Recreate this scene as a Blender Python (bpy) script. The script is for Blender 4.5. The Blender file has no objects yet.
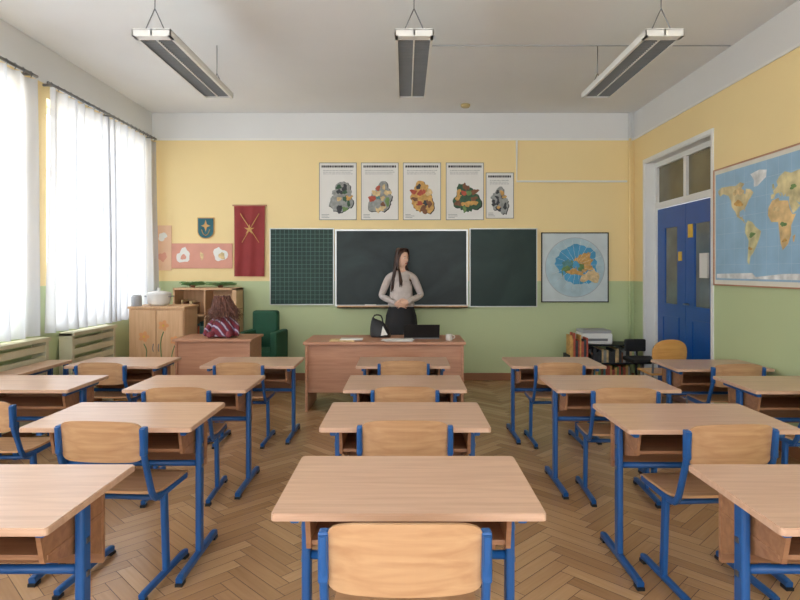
import bpy, bmesh, math, random
from mathutils import Vector, Matrix
random.seed(7)
S=bpy.context.scene
try:
    S.view_settings.view_transform='Standard'
except Exception: pass
COL=S.collection

# ---------------------------------------------------------------- helpers
def lin(c):
    out=[]
    for v in c:
        v=v/255.0
        out.append(v/12.92 if v<=0.04045 else ((v+0.055)/1.055)**2.4)
    return (out[0],out[1],out[2],1.0)
def new_mat(name):
    m=bpy.data.materials.new(name); m.use_nodes=True
    nt=m.node_tree; b=nt.nodes['Principled BSDF']
    return m,nt,b
def plain(name,c,rough=0.6,metal=0.0,var=0.06,scale=6.0,bump=0.0,spec=0.5,emit=None):
    m,nt,b=new_mat(name)
    N=nt.nodes; L=nt.links
    tc=N.new('ShaderNodeTexCoord'); no=N.new('ShaderNodeTexNoise')
    no.inputs['Scale'].default_value=scale; no.inputs['Detail'].default_value=4
    L.new(tc.outputs['Object'],no.inputs['Vector'])
    r=N.new('ShaderNodeValToRGB'); l=lin(c)
    r.color_ramp.elements[0].position=0.3; r.color_ramp.elements[1].position=0.7
    r.color_ramp.elements[0].color=tuple(max(0,x*(1-var)) for x in l[:3])+(1,)
    r.color_ramp.elements[1].color=tuple(min(1,x*(1+var)) for x in l[:3])+(1,)
    L.new(no.outputs['Fac'],r.inputs['Fac']); L.new(r.outputs['Color'],b.inputs['Base Color'])
    b.inputs['Roughness'].default_value=rough; b.inputs['Metallic'].default_value=metal
    b.inputs['Specular IOR Level'].default_value=spec
    if bump>0:
        n2=N.new('ShaderNodeTexNoise'); n2.inputs['Scale'].default_value=scale*12
        L.new(tc.outputs['Object'],n2.inputs['Vector'])
        bp=N.new('ShaderNodeBump'); bp.inputs['Strength'].default_value=bump; bp.inputs['Distance'].default_value=0.01
        L.new(n2.outputs['Fac'],bp.inputs['Height']); L.new(bp.outputs['Normal'],b.inputs['Normal'])
    return m
def wood(name,c1,c2,axis='X',rough=0.35,scale=3.0):
    m,nt,b=new_mat(name); N=nt.nodes; L=nt.links
    tc=N.new('ShaderNodeTexCoord'); mp=N.new('ShaderNodeMapping')
    sc={'X':(1,14,14),'Y':(14,1,14),'Z':(14,14,1)}[axis]
    mp.inputs['Scale'].default_value=sc
    L.new(tc.outputs['Object'],mp.inputs['Vector'])
    no=N.new('ShaderNodeTexNoise'); no.inputs['Scale'].default_value=scale; no.inputs['Detail'].default_value=6; no.inputs['Distortion'].default_value=0.6
    L.new(mp.outputs['Vector'],no.inputs['Vector'])
    r=N.new('ShaderNodeValToRGB')
    r.color_ramp.elements[0].position=0.32; r.color_ramp.elements[1].position=0.68
    r.color_ramp.elements[0].color=lin(c1); r.color_ramp.elements[1].color=lin(c2)
    L.new(no.outputs['Fac'],r.inputs['Fac']); L.new(r.outputs['Color'],b.inputs['Base Color'])
    b.inputs['Roughness'].default_value=rough
    return m
def mesh_obj(name,vs,fs,mat=None,parent=None,smooth=False,loc=None):
    me=bpy.data.meshes.new(name); me.from_pydata([tuple(v) for v in vs],[],fs); me.update()
    o=bpy.data.objects.new(name,me); COL.objects.link(o)
    if mat:
        for mm in (mat if isinstance(mat,(list,tuple)) else [mat]): me.materials.append(mm)
    if parent: o.parent=parent
    if loc: o.location=loc
    if smooth:
        for p in me.polygons: p.use_smooth=True
    return o
def bm_obj(name,bm,mat=None,parent=None,smooth=False,loc=None):
    bmesh.ops.recalc_face_normals(bm,faces=bm.faces)
    me=bpy.data.meshes.new(name); bm.to_mesh(me); bm.free()
    o=bpy.data.objects.new(name,me); COL.objects.link(o)
    if mat:
        for mm in (mat if isinstance(mat,(list,tuple)) else [mat]): me.materials.append(mm)
    if parent: o.parent=parent
    if loc: o.location=loc
    if smooth:
        for p in me.polygons: p.use_smooth=True
    return o
def box(name,a,b,mat,parent=None,bev=0.0,seg=2):
    """box between corner a and corner b (local coordinates)"""
    bm=bmesh.new(); bmesh.ops.create_cube(bm,size=1)
    c=[(a[i]+b[i])/2 for i in range(3)]; s=[abs(b[i]-a[i]) for i in range(3)]
    for v in bm.verts: v.co=Vector([c[i]+v.co[i]*s[i] for i in range(3)])
    if bev>0: bmesh.ops.bevel(bm,geom=list(bm.edges),offset=bev,segments=seg,affect='EDGES',profile=0.5)
    return bm_obj(name,bm,mat,parent)
def multibox(name,lst,mat,parent=None):
    vs=[];fs=[]
    for a,b in lst:
        n=len(vs)
        x0,y0,z0=a;x1,y1,z1=b
        vs+=[(x0,y0,z0),(x1,y0,z0),(x1,y1,z0),(x0,y1,z0),(x0,y0,z1),(x1,y0,z1),(x1,y1,z1),(x0,y1,z1)]
        fs+=[[n+i for i in f] for f in [(0,3,2,1),(4,5,6,7),(0,1,5,4),(1,2,6,5),(2,3,7,6),(3,0,4,7)]]
    return mesh_obj(name,vs,fs,mat,parent)
def empty(name,loc=(0,0,0),rotz=0):
    e=bpy.data.objects.new(name,None); COL.objects.link(e); e.location=loc; e.rotation_euler=(0,0,rotz); e.empty_display_size=0.1
    return e
def circ(n=8,r=1.0): return [(r*math.cos(2*math.pi*i/n),r*math.sin(2*math.pi*i/n)) for i in range(n)]
def rr(w,h,r,n=3):
    out=[]
    for cx,cy,a0 in ((w/2-r,h/2-r,0),(-w/2+r,h/2-r,90),(-w/2+r,-h/2+r,180),(w/2-r,-h/2+r,270)):
        for i in range(n+1):
            a=math.radians(a0+90*i/n); out.append((cx+r*math.cos(a),cy+r*math.sin(a)))
    return out
def catmull(pts,rad,sub):
    if sub<=1: return pts,rad
    P=[Vector(p) for p in pts]; op=[];orr=[]
    for i in range(len(P)-1):
        p0=P[max(i-1,0)];p1=P[i];p2=P[i+1];p3=P[min(i+2,len(P)-1)]
        for k in range(sub):
            t=k/sub
            op.append(0.5*((2*p1)+(p2-p0)*t+(2*p0-5*p1+4*p2-p3)*t*t+(3*p1-p0-3*p2+p3)*t**3))
            orr.append(rad[i]*(1-t)+rad[i+1]*t)
    op.append(P[-1]); orr.append(rad[-1])
    return op,orr
def sweep_data(pts,prof,rad=None,N=None,sub=1,capround=False):
    pts=[Vector(p) for p in pts]
    if rad is None: rad=[1.0]*len(pts)
    pts,rad=catmull(pts,rad,sub)
    pts=list(pts); rad=list(rad)
    if capround:
        t0=(pts[0]-pts[1]).normalized(); t1=(pts[-1]-pts[-2]).normalized()
        r0,r1=rad[0],rad[-1]
        mr=max(abs(p[0]) for p in prof)
        pts=[pts[0]+t0*r0*mr*0.95,pts[0]+t0*r0*mr*0.65]+pts+[pts[-1]+t1*r1*mr*0.65,pts[-1]+t1*r1*mr*0.95]
        rad=[r0*0.3,r0*0.75]+rad+[r1*0.75,r1*0.3]
    n=len(pts); vs=[];fs=[]
    prev=None
    for i in range(n):
        t=(pts[min(i+1,n-1)]-pts[max(i-1,0)]).normalized()
        if N is not None: a=Vector(N); a=(a-t*a.dot(t)).normalized()
        elif prev is None:
            ref=Vector((0,0,1)) if abs(t.z)<0.9 else Vector((0,1,0)); a=t.cross(ref).normalized()
        else: a=(prev-t*prev.dot(t)).normalized()
        prev=a; b=t.cross(a)
        for p in prof: vs.append(pts[i]+a*p[0]*rad[i]+b*p[1]*rad[i])
    m=len(prof)
    for i in range(n-1):
        for j in range(m):
            fs.append([i*m+j,i*m+(j+1)%m,(i+1)*m+(j+1)%m,(i+1)*m+j])
    fs.append(list(range(m))[::-1]); fs.append([(n-1)*m+j for j in range(m)])
    return vs,fs
def sweep(name,pts,prof,mat,parent=None,rad=None,N=None,sub=1,smooth=True,capround=False):
    vs,fs=sweep_data(pts,prof,rad,N,sub,capround)
    return mesh_obj(name,vs,fs,mat,parent,smooth)
def multisweep(name,items,mat,parent=None,n=6,sub=3,capround=True,smooth=True):
    V=[];F=[]
    for pts,rad in items:
        vs,fs=sweep_data(pts,circ(n),rad,None,sub,capround)
        k=len(V); V+=vs; F+=[[k+i for i in f] for f in fs]
    return mesh_obj(name,V,F,mat,parent,smooth)
def lathe(name,prof,mat,parent=None,n=24,loc=None,smooth=True):
    vs=[];fs=[]
    for r,z in prof:
        for i in range(n):
            a=2*math.pi*i/n; vs.append((r*math.cos(a),r*math.sin(a),z))
    for k in range(len(prof)-1):
        for i in range(n):
            fs.append([k*n+i,k*n+(i+1)%n,(k+1)*n+(i+1)%n,(k+1)*n+i])
    fs.append(list(range(n))[::-1]); fs.append([(len(prof)-1)*n+i for i in range(n)])
    return mesh_obj(name,vs,fs,mat,parent,smooth,loc)
def ell(bm_c,r,n=16,m=12):
    vs=[];fs=[]
    for k in range(m+1):
        ph=math.pi*k/m
        for i in range(n):
            a=2*math.pi*i/n
            vs.append((bm_c[0]+r[0]*math.sin(ph)*math.cos(a),bm_c[1]+r[1]*math.sin(ph)*math.sin(a),bm_c[2]+r[2]*math.cos(ph)))
    for k in range(m):
        for i in range(n):
            fs.append([k*n+i,(k+1)*n+i,(k+1)*n+(i+1)%n,k*n+(i+1)%n])
    return vs,fs
def ellipsoid(name,c,r,mat,parent=None,n=16,m=12):
    vs,fs=ell(c,r,n,m)
    bm=bmesh.new()
    bv=[bm.verts.new(v) for v in vs]
    for f in fs:
        try: bm.faces.new([bv[i] for i in f])
        except Exception: pass
    bmesh.ops.remove_doubles(bm,verts=bm.verts,dist=1e-6)
    return bm_obj(name,bm,mat,parent,True)

# ---------------------------------------------------------------- materials
def wall_paint(name):
    m,nt,b=new_mat(name); N=nt.nodes; L=nt.links
    g=N.new('ShaderNodeNewGeometry'); sp=N.new('ShaderNodeSeparateXYZ'); L.new(g.outputs['Position'],sp.inputs[0])
    def gt(v):
        q=N.new('ShaderNodeMath'); q.operation='GREATER_THAN'; q.inputs[1].default_value=v; L.new(sp.outputs['Z'],q.inputs[0]); return q
    a=gt(1.24); c=gt(3.02)
    m1=N.new('ShaderNodeMix'); m1.data_type='RGBA'; m1.inputs[6].default_value=lin((192,205,158)); m1.inputs[7].default_value=lin((244,219,160))
    L.new(a.outputs[0],m1.inputs[0])
    m2=N.new('ShaderNodeMix'); m2.data_type='RGBA'; m2.inputs[7].default_value=lin((226,226,224))
    L.new(m1.outputs[2],m2.inputs[6]); L.new(c.outputs[0],m2.inputs[0])
    no=N.new('ShaderNodeTexNoise'); no.inputs['Scale'].default_value=1.3; no.inputs['Detail'].default_value=5; L.new(g.outputs['Position'],no.inputs['Vector'])
    mr=N.new('ShaderNodeMapRange'); mr.inputs[3].default_value=0.94; mr.inputs[4].default_value=1.03; L.new(no.outputs['Fac'],mr.inputs[0])
    vm=N.new('ShaderNodeVectorMath'); vm.operation='SCALE'; L.new(m2.outputs[2],vm.inputs[0]); L.new(mr.outputs[0],vm.inputs['Scale'])
    L.new(vm.outputs[0],b.inputs['Base Color']); b.inputs['Roughness'].default_value=0.55
    n2=N.new('ShaderNodeTexNoise'); n2.inputs['Scale'].default_value=60; L.new(g.outputs['Position'],n2.inputs['Vector'])
    bp=N.new('ShaderNodeBump'); bp.inputs['Strength'].default_value=0.08; bp.inputs['Distance'].default_value=0.01
    L.new(n2.outputs['Fac'],bp.inputs['Height']); L.new(bp.outputs['Normal'],b.inputs['Normal'])
    return m
M_wall=wall_paint('wall_paint')
M_ceil=plain('ceiling_paint',(232,233,233),0.8,var=0.02,scale=1.5)
M_white=plain('white_paint',(232,232,228),0.45,var=0.02)
M_trimb=plain('baseboard_brown',(150,98,62),0.5)
M_blue=plain('blue_metal',(32,86,148),0.35,var=0.05)
M_cap=plain('black_plastic',(25,25,28),0.5)
M_black=plain('black_matte',(22,22,24),0.6)
M_top=wood('desk_laminate',(196,158,132),(212,176,150),'X',0.28)
M_edge=wood('desk_shelf_board',(150,106,76),(172,126,92),'X',0.45)
M_ply=wood('chair_plywood',(184,140,102),(204,163,123),'X',0.3)
M_tdesk=wood('teacher_desk_wood',(180,128,100),(198,148,118),'X',0.4)
M_lwood=wood('light_furniture_wood',(205,162,120),(220,180,138),'Z',0.45)
M_chrome=plain('metal_grey',(130,132,136),0.3,metal=0.9,var=0.03)
M_alu=plain('aluminium_trim',(200,202,200),0.35,metal=0.6,var=0.03)
M_paper=plain('paper_white',(232,230,224),0.7,var=0.02)
M_ink=plain('ink_black',(35,35,38),0.7)
M_grey=plain('light_grey',(170,172,175),0.5)

# ---------------------------------------------------------------- room
XL,XR,YB,YF,HC=-3.17,2.87,7.375,-1.6,3.35
# floor : herringbone parquet
def floor_build():
    m,nt,b=new_mat('parquet'); N=nt.nodes; L=nt.links
    at=N.new('ShaderNodeAttribute'); at.attribute_name='plank'
    no=N.new('ShaderNodeTexNoise'); no.inputs['Scale'].default_value=2.0; no.inputs['Detail'].default_value=6
    mp=N.new('ShaderNodeMapping'); mp.inputs['Scale'].default_value=(2.0,28,1)
    uvn=N.new('ShaderNodeUVMap'); L.new(uvn.outputs[0],mp.inputs['Vector']); L.new(mp.outputs[0],no.inputs['Vector'])
    r=N.new('ShaderNodeValToRGB')
    e=r.color_ramp.elements; e[0].color=lin((154,116,80)); e[0].position=0.0; e[1].color=lin((208,170,128)); e[1].position=1.0
    x=e.new(0.5); x.color=lin((184,144,104))
    ad=N.new('ShaderNodeMath'); ad.operation='MULTIPLY_ADD'; ad.inputs[1].default_value=0.55
    sb=N.new('ShaderNodeMath'); sb.operation='MULTIPLY_ADD'; sb.inputs[1].default_value=0.5; 
    L.new(no.outputs['Fac'],sb.inputs[0]); sb.inputs[2].default_value=-0.03
    L.new(at.outputs['Fac'],ad.inputs[0]); L.new(sb.outputs[0],ad.inputs[2])
    L.new(ad.outputs[0],r.inputs['Fac']); L.new(r.outputs['Color'],b.inputs['Base Color'])
    b.inputs['Roughness'].default_value=0.27
    W=0.072;Ln=W*5;g=0.0014
    vs=[];fs=[];att=[];uvs=[]
    rot=Matrix.Rotation(math.radians(45),3,'Z')
    for i in range(-180,181):
        for j in range(-40,41):
            ox=i*W+j*Ln; oy=i*W-j*Ln
            for hv in (0,1):
                if hv==0: x0,y0,x1,y1=ox,oy,ox+Ln,oy+W
                else: x0,y0,x1,y1=ox,oy+W,ox+W,oy+W+Ln
                c=rot@Vector(((x0+x1)/2,(y0+y1)/2,0))
                if c.x<XL-0.3 or c.x>XR+0.3 or c.y+3<YF-0.3 or c.y+3>YB+0.2: continue
                n=len(vs)
                for (a,bb) in ((x0+g,y0+g),(x1-g,y0+g),(x1-g,y1-g),(x0+g,y1-g)):
                    p=rot@Vector((a,bb,0)); vs.append((min(max(p.x,XL-0.02),XR+0.02),min(max(p.y+3,YF),YB+0.01),0.0))
                fs.append((n,n+1,n+2,n+3)); att.append(random.random())
                o=random.random()*50
                if hv==0: uvs+=[(o,o),(o+Ln,o),(o+Ln,o+W),(o,o+W)]
                else: uvs+=[(o,o),(o,o+W),(o+Ln,o+W),(o+Ln,o)]
    k=len(vs)
    vs+=[(XL-0.02,YF,-0.004),(XR+0.02,YF,-0.004),(XR+0.02,YB+0.01,-0.004),(XL-0.02,YB+0.01,-0.004),
         (XL-0.02,YF,-0.12),(XR+0.02,YF,-0.12),(XR+0.02,YB+0.01,-0.12),(XL-0.02,YB+0.01,-0.12)]
    extra=[(k,k+1,k+2,k+3),(k+4,k+7,k+6,k+5),(k,k+4,k+5,k+1),(k+1,k+5,k+6,k+2),(k+2,k+6,k+7,k+3),(k+3,k+7,k+4,k)]
    o=mesh_obj('floor',vs,fs+extra,[m,plain('parquet_gap',(76,52,36),0.7)])
    me=o.data
    for idx in range(len(fs),len(fs)+6): me.polygons[idx].material_index=1
    a=me.attributes.new('plank','FLOAT','FACE')
    for i2,v in enumerate(att+[0.5]*6): a.data[i2].value=v
    ul=me.uv_layers.new(name='UVMap')
    for li,u in enumerate(uvs): ul.data[li].uv=u
floor_build()
box('ceiling',(XL-0.3,YF,HC),(XR+0.3,YB+0.2,HC+0.15),M_ceil)
box('wall_back',(XL-0.3,YB,-0.12),(XR+0.3,YB+0.2,HC),M_wall)
# left wall with three window openings
WZ0,WZ1=0.86,2.9
wins=[(5.2,7.15),(2.75,4.85),(0.2,2.3)]
lw=[((XL-0.3,YF,-0.12),(XL,YB,WZ0)),((XL-0.3,YF,WZ1),(XL,YB,HC))]
ys=[YF,0.2,2.3,2.75,4.85,5.2,7.15,YB]
for i in range(0,8,2): lw.append(((XL-0.3,ys[i],WZ0),(XL,ys[i+1],WZ1)))
multibox('wall_left',lw,M_wall)
# right wall with recessed door opening
DY0,DY1,DZ=5.50,7.03,2.66
multibox('wall_right',[((XR,YF,-0.12),(XR+0.35,DY0,HC)),((XR,DY1,-0.12),(XR+0.35,YB,HC)),((XR,DY0,DZ),(XR+0.35,DY1,HC)),((XR+0.2,DY0,-0.12),(XR+0.35,DY1,0.0))],M_wall)
box('floor_threshold',(XR+0.0,DY0,-0.1),(XR+0.2,DY1,0.0),M_trimb)
box('baseboard_back',(XL,YB-0.018,0.0),(XR,YB,0.09),M_trimb,bev=0.003)
box('baseboard_right',(XR-0.018,YF,0.0),(XR,DY0-0.02,0.09),M_trimb,bev=0.003)
box('baseboard_left',(XL,YF,0.0),(XL+0.018,YB-0.02,0.09),M_trimb,bev=0.003)
multibox('trim_1',[((XL,YB-0.012,3.005),(XR,YB,3.03)),((XR-0.012,YF,3.005),(XR,YB-0.012,3.03))],M_white)

# windows
def glass():
    m=bpy.data.materials.new('window_glass'); m.use_nodes=True; nt=m.node_tree; nt.nodes.clear()
    o=nt.nodes.new('ShaderNodeOutputMaterial'); t=nt.nodes.new('ShaderNodeBsdfTransparent'); g=nt.nodes.new('ShaderNodeBsdfGlossy')
    g.inputs['Roughness'].default_value=0.05; mx=nt.nodes.new('ShaderNodeMixShader'); mx.inputs[0].default_value=0.08
    nt.links.new(t.outputs[0],mx.inputs[1]); nt.links.new(g.outputs[0],mx.inputs[2]); nt.links.new(mx.outputs[0],o.inputs[0])
    return m
M_glass=glass()
for wi,(a,b) in enumerate(wins):
    e=empty('window_%d'%(wi+1),(XL-0.2,(a+b)/2,0))
    w=(b-a)/2; t=0.03
    bars=[((-t,-w,WZ0),(t,-w+0.06,WZ1)),((-t,w-0.06,WZ0),(t,w,WZ1)),((-t,-w,WZ0),(t,w,WZ0+0.07)),((-t,-w,WZ1-0.07),(t,w,WZ1)),
          ((-t,-w,2.25),(t,w,2.32)),((-t,-w/3-0.04,WZ0),(t,-w/3+0.04,WZ1)),((-t,w/3-0.04,WZ0),(t,w/3+0.04,WZ1))]
    multibox('window_frame',bars,M_white,e)
    box('pane',(-0.004,-w+0.05,WZ0+0.05),(0.004,w-0.05,WZ1-0.05),M_glass,e)
    box('sill',(0.03,-w+0.0,WZ0),(0.199,w-0.0,WZ0+0.03),M_white,e,bev=0.004)
    ld=bpy.data.lights.new('daylight','AREA'); ld.shape='RECTANGLE'; ld.size=b-a; ld.size_y=WZ1-WZ0
    ld.energy=(112,165,280)[wi]; ld.color=(0.94,0.97,1.0)
    lo=bpy.data.objects.new('daylight_lamp',ld); COL.objects.link(lo); lo.location=(XL-0.42,(a+b)/2,(WZ0+WZ1)/2)
    lo.rotation_euler=(0,math.radians(-90),0)
# curtains
def curtain_mat():
    m=bpy.data.materials.new('sheer_curtain'); m.use_nodes=True; nt=m.node_tree; nt.nodes.clear()
    o=nt.nodes.new('ShaderNodeOutputMaterial'); t=nt.nodes.new('ShaderNodeBsdfTranslucent'); d=nt.nodes.new('ShaderNodeBsdfDiffuse'); tr=nt.nodes.new('ShaderNodeBsdfTransparent')
    no=nt.nodes.new('ShaderNodeTexNoise'); no.inputs['Scale'].default_value=40
    r=nt.nodes.new('ShaderNodeValToRGB'); r.color_ramp.elements[0].color=(0.40,0.41,0.43,1); r.color_ramp.elements[1].color=(0.45,0.46,0.48,1)
    d.inputs[0].default_value=(0.82,0.83,0.86,1)
    nt.links.new(no.outputs['Fac'],r.inputs[0]); nt.links.new(r.outputs[0],t.inputs[0])
    a=nt.nodes.new('ShaderNodeMixShader'); a.inputs[0].default_value=0.5
    b=nt.nodes.new('ShaderNodeMixShader'); b.inputs[0].default_value=0.06
    nt.links.new(t.outputs[0],a.inputs[1]); nt.links.new(d.outputs[0],a.inputs[2])
    nt.links.new(a.outputs[0],b.inputs[1]); nt.links.new(tr.outputs[0],b.inputs[2]); nt.links.new(b.outputs[0],o.inputs[0])
    return m
M_cur=curtain_mat()
for (a,b) in ((5.08,7.28),(2.6,4.93),(0.1,2.4)):
    e=empty('curtain',(XL+0.085,(a+b)/2,0))
    n=int((b-a)/0.011); vs=[];fs=[]; rows=16
    z0,z1=0.83,2.97
    for i in range(n+1):
        y=a+(b-a)*i/n-(a+b)/2
        ph=y*2*math.pi/0.15+1.6*math.sin(y*3.7)+0.9*math.sin(y*9.1)
        for k in range(rows+1):
            f=k/rows; z=z1+(z0-z1)*f
            amp=0.022+0.020*f
            x=amp*math.sin(ph+0.5*math.sin(f*2.5+y*4))+0.010*math.sin(y*5+f*3)+0.006*math.sin(ph*2.3)
            vs.append((x,y+0.022*math.cos(ph),z))
    for i in range(n):
        for k in range(rows):
            p=i*(rows+1)+k; fs.append((p,p+1,p+rows+2,p+rows+1))
    mesh_obj('curtain_cloth',vs,fs,M_cur,e,True)
    L2=(b-a)/2
    sweep('curtain_rod',[(0,-L2,3.0),(0,L2,3.0)],circ(8,0.013),M_chrome,e)
    rings=[]
    for i in range(int((b-a)/0.1)):
        y=-L2+0.05+i*0.1
        rings.append(([(0,y,3.018),(0.014,y,3.0),(0,y,2.97)],[0.004]*3))
    multisweep('curtain_rings',rings,M_chrome,e,n=5,sub=1)
    multibox('rod_brackets',[((-0.085,-L2+0.06,2.99),(0.0,-L2+0.08,3.01)),((-0.085,L2-0.08,2.99),(0.0,L2-0.06,3.01)),((-0.085,-0.01,2.99),(0.0,0.01,3.01))],M_chrome,e)
# radiator covers (slatted) below the windows
M_rad=plain('radiator_cover_paint',(205,200,172),0.5)
for (a,b) in ((5.35,6.15),(3.1,5.0)):
    e=empty('radiator_cover',(XL+0.022,(a+b)/2,0)); L2=(b-a)/2
    bl=[((0,-L2,0.1),(0.12,-L2+0.04,0.80)),((0,L2-0.04,0.1),(0.12,L2,0.80)),((0.0,-L2,0.78),(0.14,L2,0.81))]
    for k in range(7): bl.append(((0.09,-L2+0.04,0.14+k*0.092),(0.115,L2-0.04,0.14+k*0.092+0.055)))
    bl.append(((0,-L2,0),(0.1,-L2+0.04,0.1))); bl.append(((0,L2-0.04,0),(0.1,L2,0.1)))
    multibox('slats',bl,M_rad,e)

# door
M_door=plain('door_blue',(22,84,162),0.3)
M_dglass=plain('door_glass',(104,112,112),0.12,var=0.3,scale=3)
M_transom=plain('transom_glass',(112,106,84),0.1,var=0.3,scale=2)
d=empty('door_1',(XR+0.14,(DY0+DY1)/2,0)); hw=(DY1-DY0)/2
multibox('door_frame',[((-0.03,-hw,0),(0.05,-hw+0.07,DZ)),((-0.03,hw-0.07,0),(0.05,hw,DZ)),((-0.03,-hw+0.07,DZ-0.07),(0.05,hw-0.07,DZ)),
   ((-0.03,-hw+0.07,2.1),(0.05,hw-0.07,2.17)),((-0.03,-0.03,2.17),(0.05,0.03,DZ-0.07))],M_white,d)
box('transom_pane_1',(0.0,-hw+0.07,2.17),(0.012,-0.03,DZ-0.07),M_transom,d)
box('transom_pane_2',(0.0,0.03,2.17),(0.012,hw-0.07,DZ-0.07),M_transom,d)
for k,(a,b) in enumerate(((-hw+0.075,-0.004),(0.004,hw-0.075))):
    multibox('leaf_%d'%(k+1),[((-0.02,a,0.01),(0.02,a+0.19,2.09)),((-0.02,b-0.19,0.01),(0.02,b,2.09)),((-0.02,a+0.19,0.01),(0.02,b-0.19,1.0)),((-0.02,a+0.19,1.86),(0.02,b-0.19,2.09))],M_door,d)
    box('leaf_glass_%d'%(k+1),(-0.006,a+0.19,1.0),(0.006,b-0.19,1.86),M_dglass,d)
    multibox('leaf_moulding_%d'%(k+1),[((-0.028,a+0.14,0.2),(-0.02,b-0.14,0.22)),((-0.028,a+0.14,0.84),(-0.02,b-0.14,0.86)),((-0.028,a+0.14,0.22),(-0.02,a+0.16,0.84)),((-0.028,b-0.16,0.22),(-0.02,b-0.14,0.84))],M_door,d)
sweep('door_handle',[(-0.02,-0.06,1.02),(-0.07,-0.06,1.02),(-0.07,-0.17,1.02)],circ(8,0.009),M_chrome,d)
M_yel=plain('sticker_yellow',(225,185,70),0.6)
multibox('door_sticker',[((-0.026,-0.16,1.72),(-0.02,-0.06,1.86)),((-0.026,0.08,1.48),(-0.02,0.16,1.58))],M_yel,d)
multibox('door_notice',[((-0.024,-0.46,1.30),(-0.008,-0.30,1.55))],M_paper,d)
# jamb lining
multibox('trim_2',[((XR-0.012,DY1,0),(XR,DY1+0.04,DZ+0.04)),((XR-0.012,DY0-0.04,0),(XR,DY0,DZ+0.04)),((XR-0.012,DY0,DZ),(XR,DY1,DZ+0.04)),
   ((XR,DY1-0.012,0),(XR+0.11,DY1,DZ)),((XR,DY0,0),(XR+0.11,DY0+0.012,DZ)),((XR,DY0+0.012,DZ-0.012),(XR+0.11,DY1-0.012,DZ))],M_white)

# ---------------------------------------------------------------- ceiling lights
M_louv=plain('louvre_grey',(128,130,132),0.5)
for x in (-1.65,0.06,1.69):
    e=empty('ceiling_light',(x,4.52,2.905)); hl=0.70; w=0.125
    sheet=[((-w,-hl,0),(-w+0.006,hl,0.04)),((w-0.006,-hl,0),(w,hl,0.04)),((-w,-hl,0.036),(w,hl,0.045)),((-w,-hl,0),(w,-hl+0.008,0.04)),((-w,hl-0.008,0),(w,hl,0.04)),((-0.005,-hl,0.0),(0.005,hl,0.036))]
    sheet+=[((-w,-hl,-0.005),(-w+0.018,hl,0)),((w-0.018,-hl,-0.005),(w,hl,0)),((-w,-hl,-0.005),(w,-hl+0.07,0)),((-w,hl-0.03,-0.005),(w,hl,0))]
    multibox('housing',sheet,M_white,e)
    lv=[((-w+0.006,-hl+0.08+k*0.03,0.002),(w-0.006,-hl+0.085+k*0.03,0.034)) for k in range(43)]
    multibox('louvres',lv,M_louv,e)
    for k,s in enumerate((-0.06,0.06)):
        sweep('tube_%d'%(k+1),[(s,-hl+0.02,0.026),(s,hl-0.02,0.026)],circ(8,0.009),M_white,e)
    wires=[]
    for yy in (-hl+0.06,hl-0.06):
        wires+=[([(-0.07,yy,0.045),(0,yy,0.2)],[0.004]*2),([(0.07,yy,0.045),(0,yy,0.2)],[0.004]*2),([(0,yy,0.2),(0,yy,0.445)],[0.004]*2)]
    multisweep('suspension_wires',wires,M_chrome,e,n=5,sub=1)
sweep('ceiling_cable_conduit',[(0.06,5.15,HC-0.006),(2.85,5.15,HC-0.006)],circ(6,0.005),M_grey)
e=empty('smoke_detector',(0.72,7.0,HC)); lathe('detector_body',[(0.045,-0.035),(0.055,-0.02),(0.055,0.0)],plain('detector_cream',(190,170,120),0.5),e)
sweep('cable_conduit',[(1.40,YB-0.012,3.0),(1.40,YB-0.012,2.49),(2.78,YB-0.012,2.49)],rr(0.022,0.022,0.004,1),M_white,N=(0,1,0),smooth=False)
sweep('heating_pipe',[(2.81,YB-0.035,0.0),(2.81,YB-0.035,3.34)],circ(10,0.016),M_wall)

# ---------------------------------------------------------------- back wall things
def bx(u): return (u-405)/80.0
def bz(v): return 1.375+(270-v)/80.0
def polygon(name,pts,y,mat,parent,thick=0.0):
    """flat polygon facing the room (toward -Y) at local y"""
    return mesh_obj(name,[(p[0],y,p[1]) for p in pts],[list(range(len(pts)))],mat,parent)
def chalk_mat(name,c,k=1.5):
    m,nt,b=new_mat(name); N=nt.nodes; L=nt.links
    tc=N.new('ShaderNodeTexCoord'); no=N.new('ShaderNodeTexNoise'); no.inputs['Scale'].default_value=1.3; no.inputs['Detail'].default_value=6; no.inputs['Distortion'].default_value=1.6
    L.new(tc.outputs['Object'],no.inputs['Vector'])
    r=N.new('ShaderNodeValToRGB'); l=lin(c)
    r.color_ramp.elements[0].position=0.35; r.color_ramp.elements[0].color=l
    r.color_ramp.elements[1].position=0.8; r.color_ramp.elements[1].color=tuple(x*k+0.008 for x in l[:3])+(1,)
    L.new(no.outputs['Fac'],r.inputs[0]); L.new(r.outputs[0],b.inputs['Base Color']); b.inputs['Roughness'].default_value=0.4; b.inputs['Specular IOR Level'].default_value=0.3
    return m
cb=empty('chalkboard',(0,YB,0))
M_cbL=chalk_mat('chalkboard_green_ruled',(14,48,40)); M_cbC=chalk_mat('chalkboard_slate',(22,34,34),3.0); M_cbR=chalk_mat('chalkboard_green',(18,44,40))
def panel(nm,u0,v0,u1,v1,mat,y0,y1,fr=0.018,fm=None):
    x0,x1,z1,z0=bx(u0),bx(u1),bz(v0),bz(v1)
    box(nm,(x0+fr,y1-0.0,z0+fr),(x1-fr,y0,z1-fr),mat,cb)
    multibox(nm+'_frame',[((x0,y1-0.006,z0),(x0+fr,y0,z1)),((x1-fr,y1-0.006,z0),(x1,y0,z1)),((x0+fr,y1-0.006,z0),(x1-fr,y0,z0+fr)),((x0+fr,y1-0.006,z1-fr),(x1-fr,y0,z1))],fm or M_alu,cb)
panel('centre_panel',335,229,468,306,M_cbC,-0.001,-0.03,0.02)
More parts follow.
